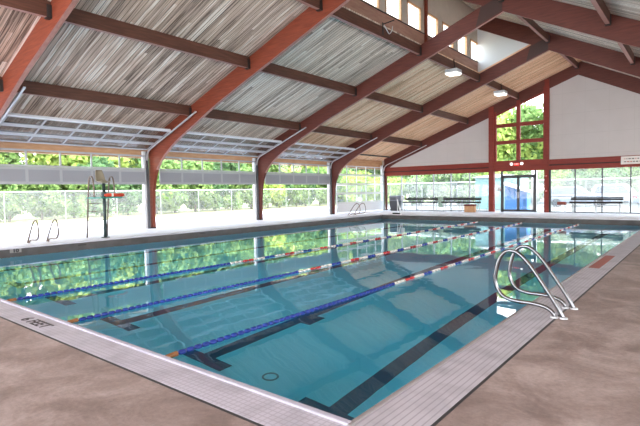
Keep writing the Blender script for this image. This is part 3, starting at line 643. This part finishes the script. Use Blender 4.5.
t = Thing('waste_bin', (1.06,-0.55,0), 'dark grey waste bin with lighter hood in the far left corner', 'bin')
mb = MB(); mb.hexa([(0.80,-0.82,0),(1.34,-0.82,0),(1.34,-0.30,0),(0.80,-0.30,0)],[(0.74,-0.88,0.74),(1.40,-0.88,0.74),(1.40,-0.24,0.74),(0.74,-0.24,0.74)]); t.part('body', mb, M('bin_dark',(0.05,0.05,0.06),0.5), bevel=0.02)
mb = MB(); mb.prism([(-0.88,0.74),(-0.24,0.74),(-0.24,1.06),(-0.35,1.12),(-0.77,1.12),(-0.88,1.06)],0.74,1.40,'x'); hd = t.part('hood', mb, M('bin_hood',(0.16,0.17,0.21),0.45), bevel=0.015)
t.part('flap', MB().box(0.84,1.30,-0.895,-0.88,0.80,1.00), M('bin_flap',(0.07,0.07,0.09),0.4), parent=hd)
t = Thing('white_dispenser', (1.62,-0.4,0), 'white box on a thin stand between the grey bin and bench', 'dispenser')
t.part('box', MB().box(1.46,1.70,-0.46,-0.32,0.74,1.10), white_paint, bevel=0.02); t.part('stand', MB().tube([(1.58,-0.39,0.02),(1.58,-0.39,0.75)],0.03,8), alum_white); t.part('foot', MB().box(1.46,1.70,-0.5,-0.28,0,0.03), alum_white)
t = Thing('poster_stand', (4.55,-0.45,0), 'pale green printed sheet standing between the two left benches', 'sign')
t.part('sheet', MB().box(4.38,4.70,-0.36,-0.35,0.28,1.0), M('poster_green',(0.36,0.50,0.40),0.6,var=0.35,scale=14)); t.part('leg', MB().tube([(4.54,-0.34,0.0),(4.54,-0.34,0.95)],0.012,6), alum)
t = Thing('crate', (6.98,-1.1,0), 'small tan wooden crate before the bench left of the entrance', 'crate')
t.part('box', MB().box(6.66,7.30,-1.30,-0.92,0.0,0.40), tanwood, bevel=0.01)
sl = MB(); [sl.box(6.65,7.31,-1.32,-1.30,z,z+0.09) for z in (0.02,0.15,0.28)]; t.part('slats', sl, tanwood)
t = Thing('cushion', (6.95,-1.1,0.40), 'dark red-brown cushion lying on the small tan crate', 'cushion')
t.part('pad', MB().box(6.62,7.34,-1.30,-0.92,0.40,0.52), M('cushion_red',(0.14,0.03,0.025),0.8), bevel=0.04)
t = Thing('stool', (12.37,-0.7,0), 'small stool with red-brown top and thin steel legs right of the entrance', 'stool')
t.part('top', MB().box(12.15,12.60,-0.88,-0.52,0.50,0.68), wood('stool_wood',(0.16,0.03,0.02),(0.24,0.05,0.03)), bevel=0.015)
for x in (12.19,12.56):
    for y in (-0.84,-0.56): t.part('leg', MB().tube([(x,y,0),(x,y,0.5)],0.014,6), alum)
# ------------------------------------------------------------------ outside: fences
def linkmat():
    mt, nt, n, l, b = newmat('chain_link'); b.inputs['Base Color'].default_value = (0.30,0.31,0.33,1); b.inputs['Metallic'].default_value = 0.3; b.inputs['Roughness'].default_value = 0.5
    tc = n.new('ShaderNodeTexCoord'); sp_ = n.new('ShaderNodeSeparateXYZ'); l.new(tc.outputs['Object'], sp_.inputs[0])
    h = math_node(n,l,'ADD', sp_.outputs['Y'], sp_.outputs['X'])
    a = math_node(n,l,'FRACT', math_node(n,l,'DIVIDE', math_node(n,l,'ADD', h, sp_.outputs['Z']), 0.075)); c = math_node(n,l,'FRACT', math_node(n,l,'DIVIDE', math_node(n,l,'SUBTRACT', h, sp_.outputs['Z']), 0.075))
    g = math_node(n,l,'MAXIMUM', math_node(n,l,'LESS_THAN', a, 0.08), math_node(n,l,'LESS_THAN', c, 0.08))
    tr = n.new('ShaderNodeBsdfTransparent'); mx = n.new('ShaderNodeMixShader'); l.new(g, mx.inputs[0]); l.new(tr.outputs[0], mx.inputs[1]); l.new(b.outputs[0], mx.inputs[2]); l.new(mx.outputs[0], n['Material Output'].inputs['Surface']); return mt
link = linkmat()
t = Thing('chain_link_fence', (-12,-8,0), 'galvanised chain-link fence on the grass along the left side', 'fence')
t.part('mesh', MB().box(-12.005,-11.995,-31,14,0.03,1.76), link); fgalv = M('dull_fence_steel',(0.22,0.225,0.235),0.6)
t.part('top_rail', MB().tube([(-12,-31,1.78),(-12,14,1.78)],0.028,8), galv)
y = -28.5
while y < 14: t.part('post', MB().tube([(-12,y,-0.05),(-12,y,1.80)],0.03,8), fgalv); y += 3.35
t = Thing('chain_link_fence', (10,8,0), 'galvanised chain-link fence beyond the end windows', 'fence')
t.part('mesh', MB().box(-11.9,28,7.995,8.005,0.03,2.1), link); t.part('top_rail', MB().tube([(-11.9,8,2.1),(28,8,2.1)],0.035,8), M('rail_white',(0.8,0.8,0.8)))
x = -11
while x < 28: t.part('post', MB().tube([(x,8,-0.05),(x,8,2.12)],0.03,8), fgalv); x += 3.3
# ------------------------------------------------------------------ outside: cars, container, tarp shelter
def car(cx, cy, L, paint, lab, rot=0, suv=False, tall=1.5):
    t = Thing('car', (0,0,0), lab, 'car')
    h = tall; hl = L/2
    body = [(-hl,0.35),(-hl+0.05,0.75),(-hl+0.15,0.95),(-hl+0.9 if not suv else -hl+0.25,1.0),(-hl+1.35 if not suv else -hl+0.55,h-0.04),(-hl+2.0 if not suv else -hl+0.9,h),(hl-2.1,h),(hl-1.35,0.98),(hl-0.35,0.85),(hl-0.05,0.7),(hl,0.35)]
    o = t.part('body', MB().prism([(p[0],p[1]) for p in body],-0.86,0.86), paint, bevel=0.07)
    a = (-hl+1.05 if not suv else -hl+0.5, 1.02); b_ = (-hl+1.5 if not suv else -hl+0.72, h-0.12); c = (hl-2.15,h-0.12); d = (hl-1.6,1.02)
    t.part('side_windows', MB().prism([a,b_,c,d],-0.875,0.875), carglass); 
    for x in (-hl+0.85, hl-0.85):
        for y in (-0.80,0.80):
            wb = t.part('wheel', MB().tube([(x,y-0.1,0.34),(x,y+0.1,0.34)],0.34,18), rubber); t.part('hub', MB().tube([(x,y-0.11,0.34),(x,y+0.11,0.34)],0.19,12), alum_dark, parent=wb)
    for x,nm,mt_ in ((hl-0.02,'headlight',lampm),(-hl-0.0,'tail_light',tailm)):
        for y in (-0.62,0.62): t.part(nm, MB().box(x-0.05,x+0.03,y-0.16,y+0.16,0.68,0.80), mt_)
    t.o.location = (cx,cy,-0.03); t.o.rotation_euler = (0,0,rot)
carglass = M('car_glass',(0.08,0.10,0.16),0.08); rubber = M('rubber',(0.03,0.03,0.03),0.8); lampm = M('headlight',(0.8,0.8,0.8),0.2); tailm = M('tail_light',(0.5,0.03,0.02),0.3)
cw = M('car_white',(0.50,0.51,0.54),0.3); cs = M('car_silver',(0.24,0.27,0.34),0.3,0.2)
car(11.1, 10.5, 4.6, cs, 'silver estate car parked beyond the fence, right of the entrance post', 0.12, True, 1.62)
car(13.6, 14.5, 4.7, cw, 'white car parked behind, seen above the right bench', -0.05, True, 1.75)
car(17.2, 11.0, 4.8, cs, 'silver car with dark windows parked at the far right edge', 0.25, False, 1.65)
teal = M('container_teal',(0.26,0.44,0.43),0.6,var=0.1)
t = Thing('storage_shed', (7.0,7,0), 'pale teal storage shed standing outside left of the entrance', 'shed')
t.part('body', MB().box(5.2,8.6,4.4,6.2,-0.03,2.35), teal, bevel=0.03); t.part('door', MB().box(6.3,7.2,4.36,4.4,0.0,2.1), M('shed_door',(0.32,0.50,0.50),0.6)); t.part('roof', MB().prism([(5.1,2.35),(8.7,2.35),(8.7,2.42),(6.9,2.6),(5.1,2.42)],4.3,6.3), white_paint)
bl = M('tarp_blue',(0.08,0.24,0.60),0.6)
t = Thing('covered_dumpster', (8.9,3.3,0), 'blue dumpster with sloping white lid outside the glass doors', 'dumpster')
t.part('body', MB().prism([(8.0,-0.0),(9.45,-0.0),(9.45,1.25),(8.0,1.75)],2.6,3.6), bl, bevel=0.02); t.part('lid', MB().prism([(7.9,1.78),(9.6,1.20),(9.6,1.30),(7.9,1.95)],2.5,3.7), white_paint)
for x in (8.15,9.3): t.part('wheel', MB().tube([(x,2.7,0.06),(x,2.8,0.06)],0.09,10), rubber)
tag(MB().tube([(9.95,2.6,-0.03),(9.95,2.6,3.0)],0.17,16).build('canopy_column', white_paint, smooth=True), 'white round column outside the right glass door', 'column')
# ------------------------------------------------------------------ outside: trees
def crown_mesh(name, n, rx, rz, z0, mat, seed, leaf=0.17):
    rnd = random.Random(seed); mb = MB(); blobs = []
    for i in range(13):
        a = rnd.uniform(0,6.28); r = rnd.uniform(0,0.72)*rx; zz = z0+rz*(rnd.uniform(0.12,0.95)); blobs.append((r*math.cos(a), r*math.sin(a), zz, rnd.uniform(0.35,0.55)*rx))
    for i in range(n):
        bx,by,bz,br = rnd.choice(blobs)
        d = Vector((rnd.gauss(0,1),rnd.gauss(0,1),rnd.gauss(0,1))).normalized(); rr = br*rnd.uniform(0.65,1.05)
        c = Vector((bx,by,bz))+d*rr
        if c.z < z0*0.5+0.1: c.z = z0*0.5+0.1+rnd.random()*0.3
        u = Vector((rnd.gauss(0,1),rnd.gauss(0,1),rnd.gauss(0,1))).normalized(); v = u.cross(d+Vector((0.01,0.02,0.03))).normalized(); s = leaf*rnd.uniform(0.6,1.3)
        mb.add([c-u*s, c+v*s*0.55, c+u*s, c-v*s*0.55], [(0,1,2,3)])
    o = mb.build(name, mat); me = o.data; bpy.data.objects.remove(o); return me
def trunk_mesh(h, r, seed):
    rnd = random.Random(seed); mb = MB(); top = Vector((rnd.uniform(-.3,.3),rnd.uniform(-.3,.3),h))
    mb.tube([(0,0,-0.1),(0.03,0.02,h*0.4),top],[r,r*0.8,r*0.4],8)
    for i in range(4):
        a = rnd.uniform(0,6.28); b0 = Vector((0.03,0.02,h*(0.35+0.12*i))); mb.tube([b0,b0+Vector((math.cos(a),math.sin(a),0.9))*h*0.22],[r*0.4,r*0.15],6)
    o = mb.build('trunk', bark); me = o.data; bpy.data.objects.remove(o); return me
kinds = {
 'shrub':[(crown_mesh('foliage',4200,1.7,3.0,0.25,mt_,s),trunk_mesh(2.2,0.09,s)) for mt_,s in ((leaf_a,1),(leaf_b,2),(leaf_c,3))],
 'tree':[(crown_mesh('foliage',5200,2.6,6.0,2.0,mt_,s,0.22),trunk_mesh(6.0,0.20,s)) for mt_,s in ((leaf_a,11),(leaf_b,12),(leaf_c,13))]}
def plant(kind, v, x, y, sc_, rot, lab, cat, grp):
    cm, tm = kinds[kind][v]
    o = empty('broadleaf_tree' if kind == 'tree' else 'leafy_shrub', (x,y,-0.03)); o.rotation_euler = (0,0,rot); o.scale = (sc_,sc_,sc_); tag(o, lab, cat, grp)
    for nm, me in (('foliage',cm),('trunk',tm)):
        c = bpy.data.objects.new(nm, me); col.objects.link(c); c.parent = o
rnd = random.Random(5)
y = -25.0; i = 0
while y < 27:
    plant('shrub', rnd.choice((0,0,1,2)), -14.0+rnd.uniform(-0.5,0.4), y, rnd.uniform(0.85,1.2), rnd.uniform(0,6), 'leafy green shrub in the hedge just behind the left chain-link fence', 'shrub', 'shrubs behind the left fence'); y += 2.0
y = -25.0
while y < 30:
    plant('tree', rnd.choice((0,1,1,2)), -18.5+rnd.uniform(-1,1), y, rnd.uniform(0.95,1.25), rnd.uniform(0,6), 'broadleaf tree rising behind the hedge along the left side', 'tree', 'trees behind the left hedge'); y += 2.7
x = -13
while x < 19:
    if not 9 < x < 40: plant('shrub', rnd.choice((0,1,1)), x, 11.0+rnd.uniform(-0.7,0.7), rnd.uniform(0.8,1.1), rnd.uniform(0,6), 'leafy shrub beyond the fence outside the left end windows', 'shrub', 'shrubs beyond the end fence')
    x += 2.5
x = 0.5
while x < 23:
    plant('shrub', rnd.choice((0,2,2)) if x > 9 else rnd.choice((0,1,2)), x, 19.0+rnd.uniform(-0.5,0.5), rnd.uniform(0.85,1.15), rnd.uniform(0,6), 'leafy shrub at the back edge of the car park', 'shrub', 'shrubs behind the car park'); x += 2.3
x = -14
while x < 23:
    plant('tree', rnd.choice((0,1,1,0)) if x < 9 else rnd.choice((0,2)), x, 22.0+rnd.uniform(-2,2), (rnd.uniform(1.22,1.34) if 0 < x < 6 else rnd.uniform(0.92,1.12)), rnd.uniform(0,6), 'broadleaf tree beyond the car park outside the end wall', 'tree', 'trees beyond the end wall'); x += 2.7
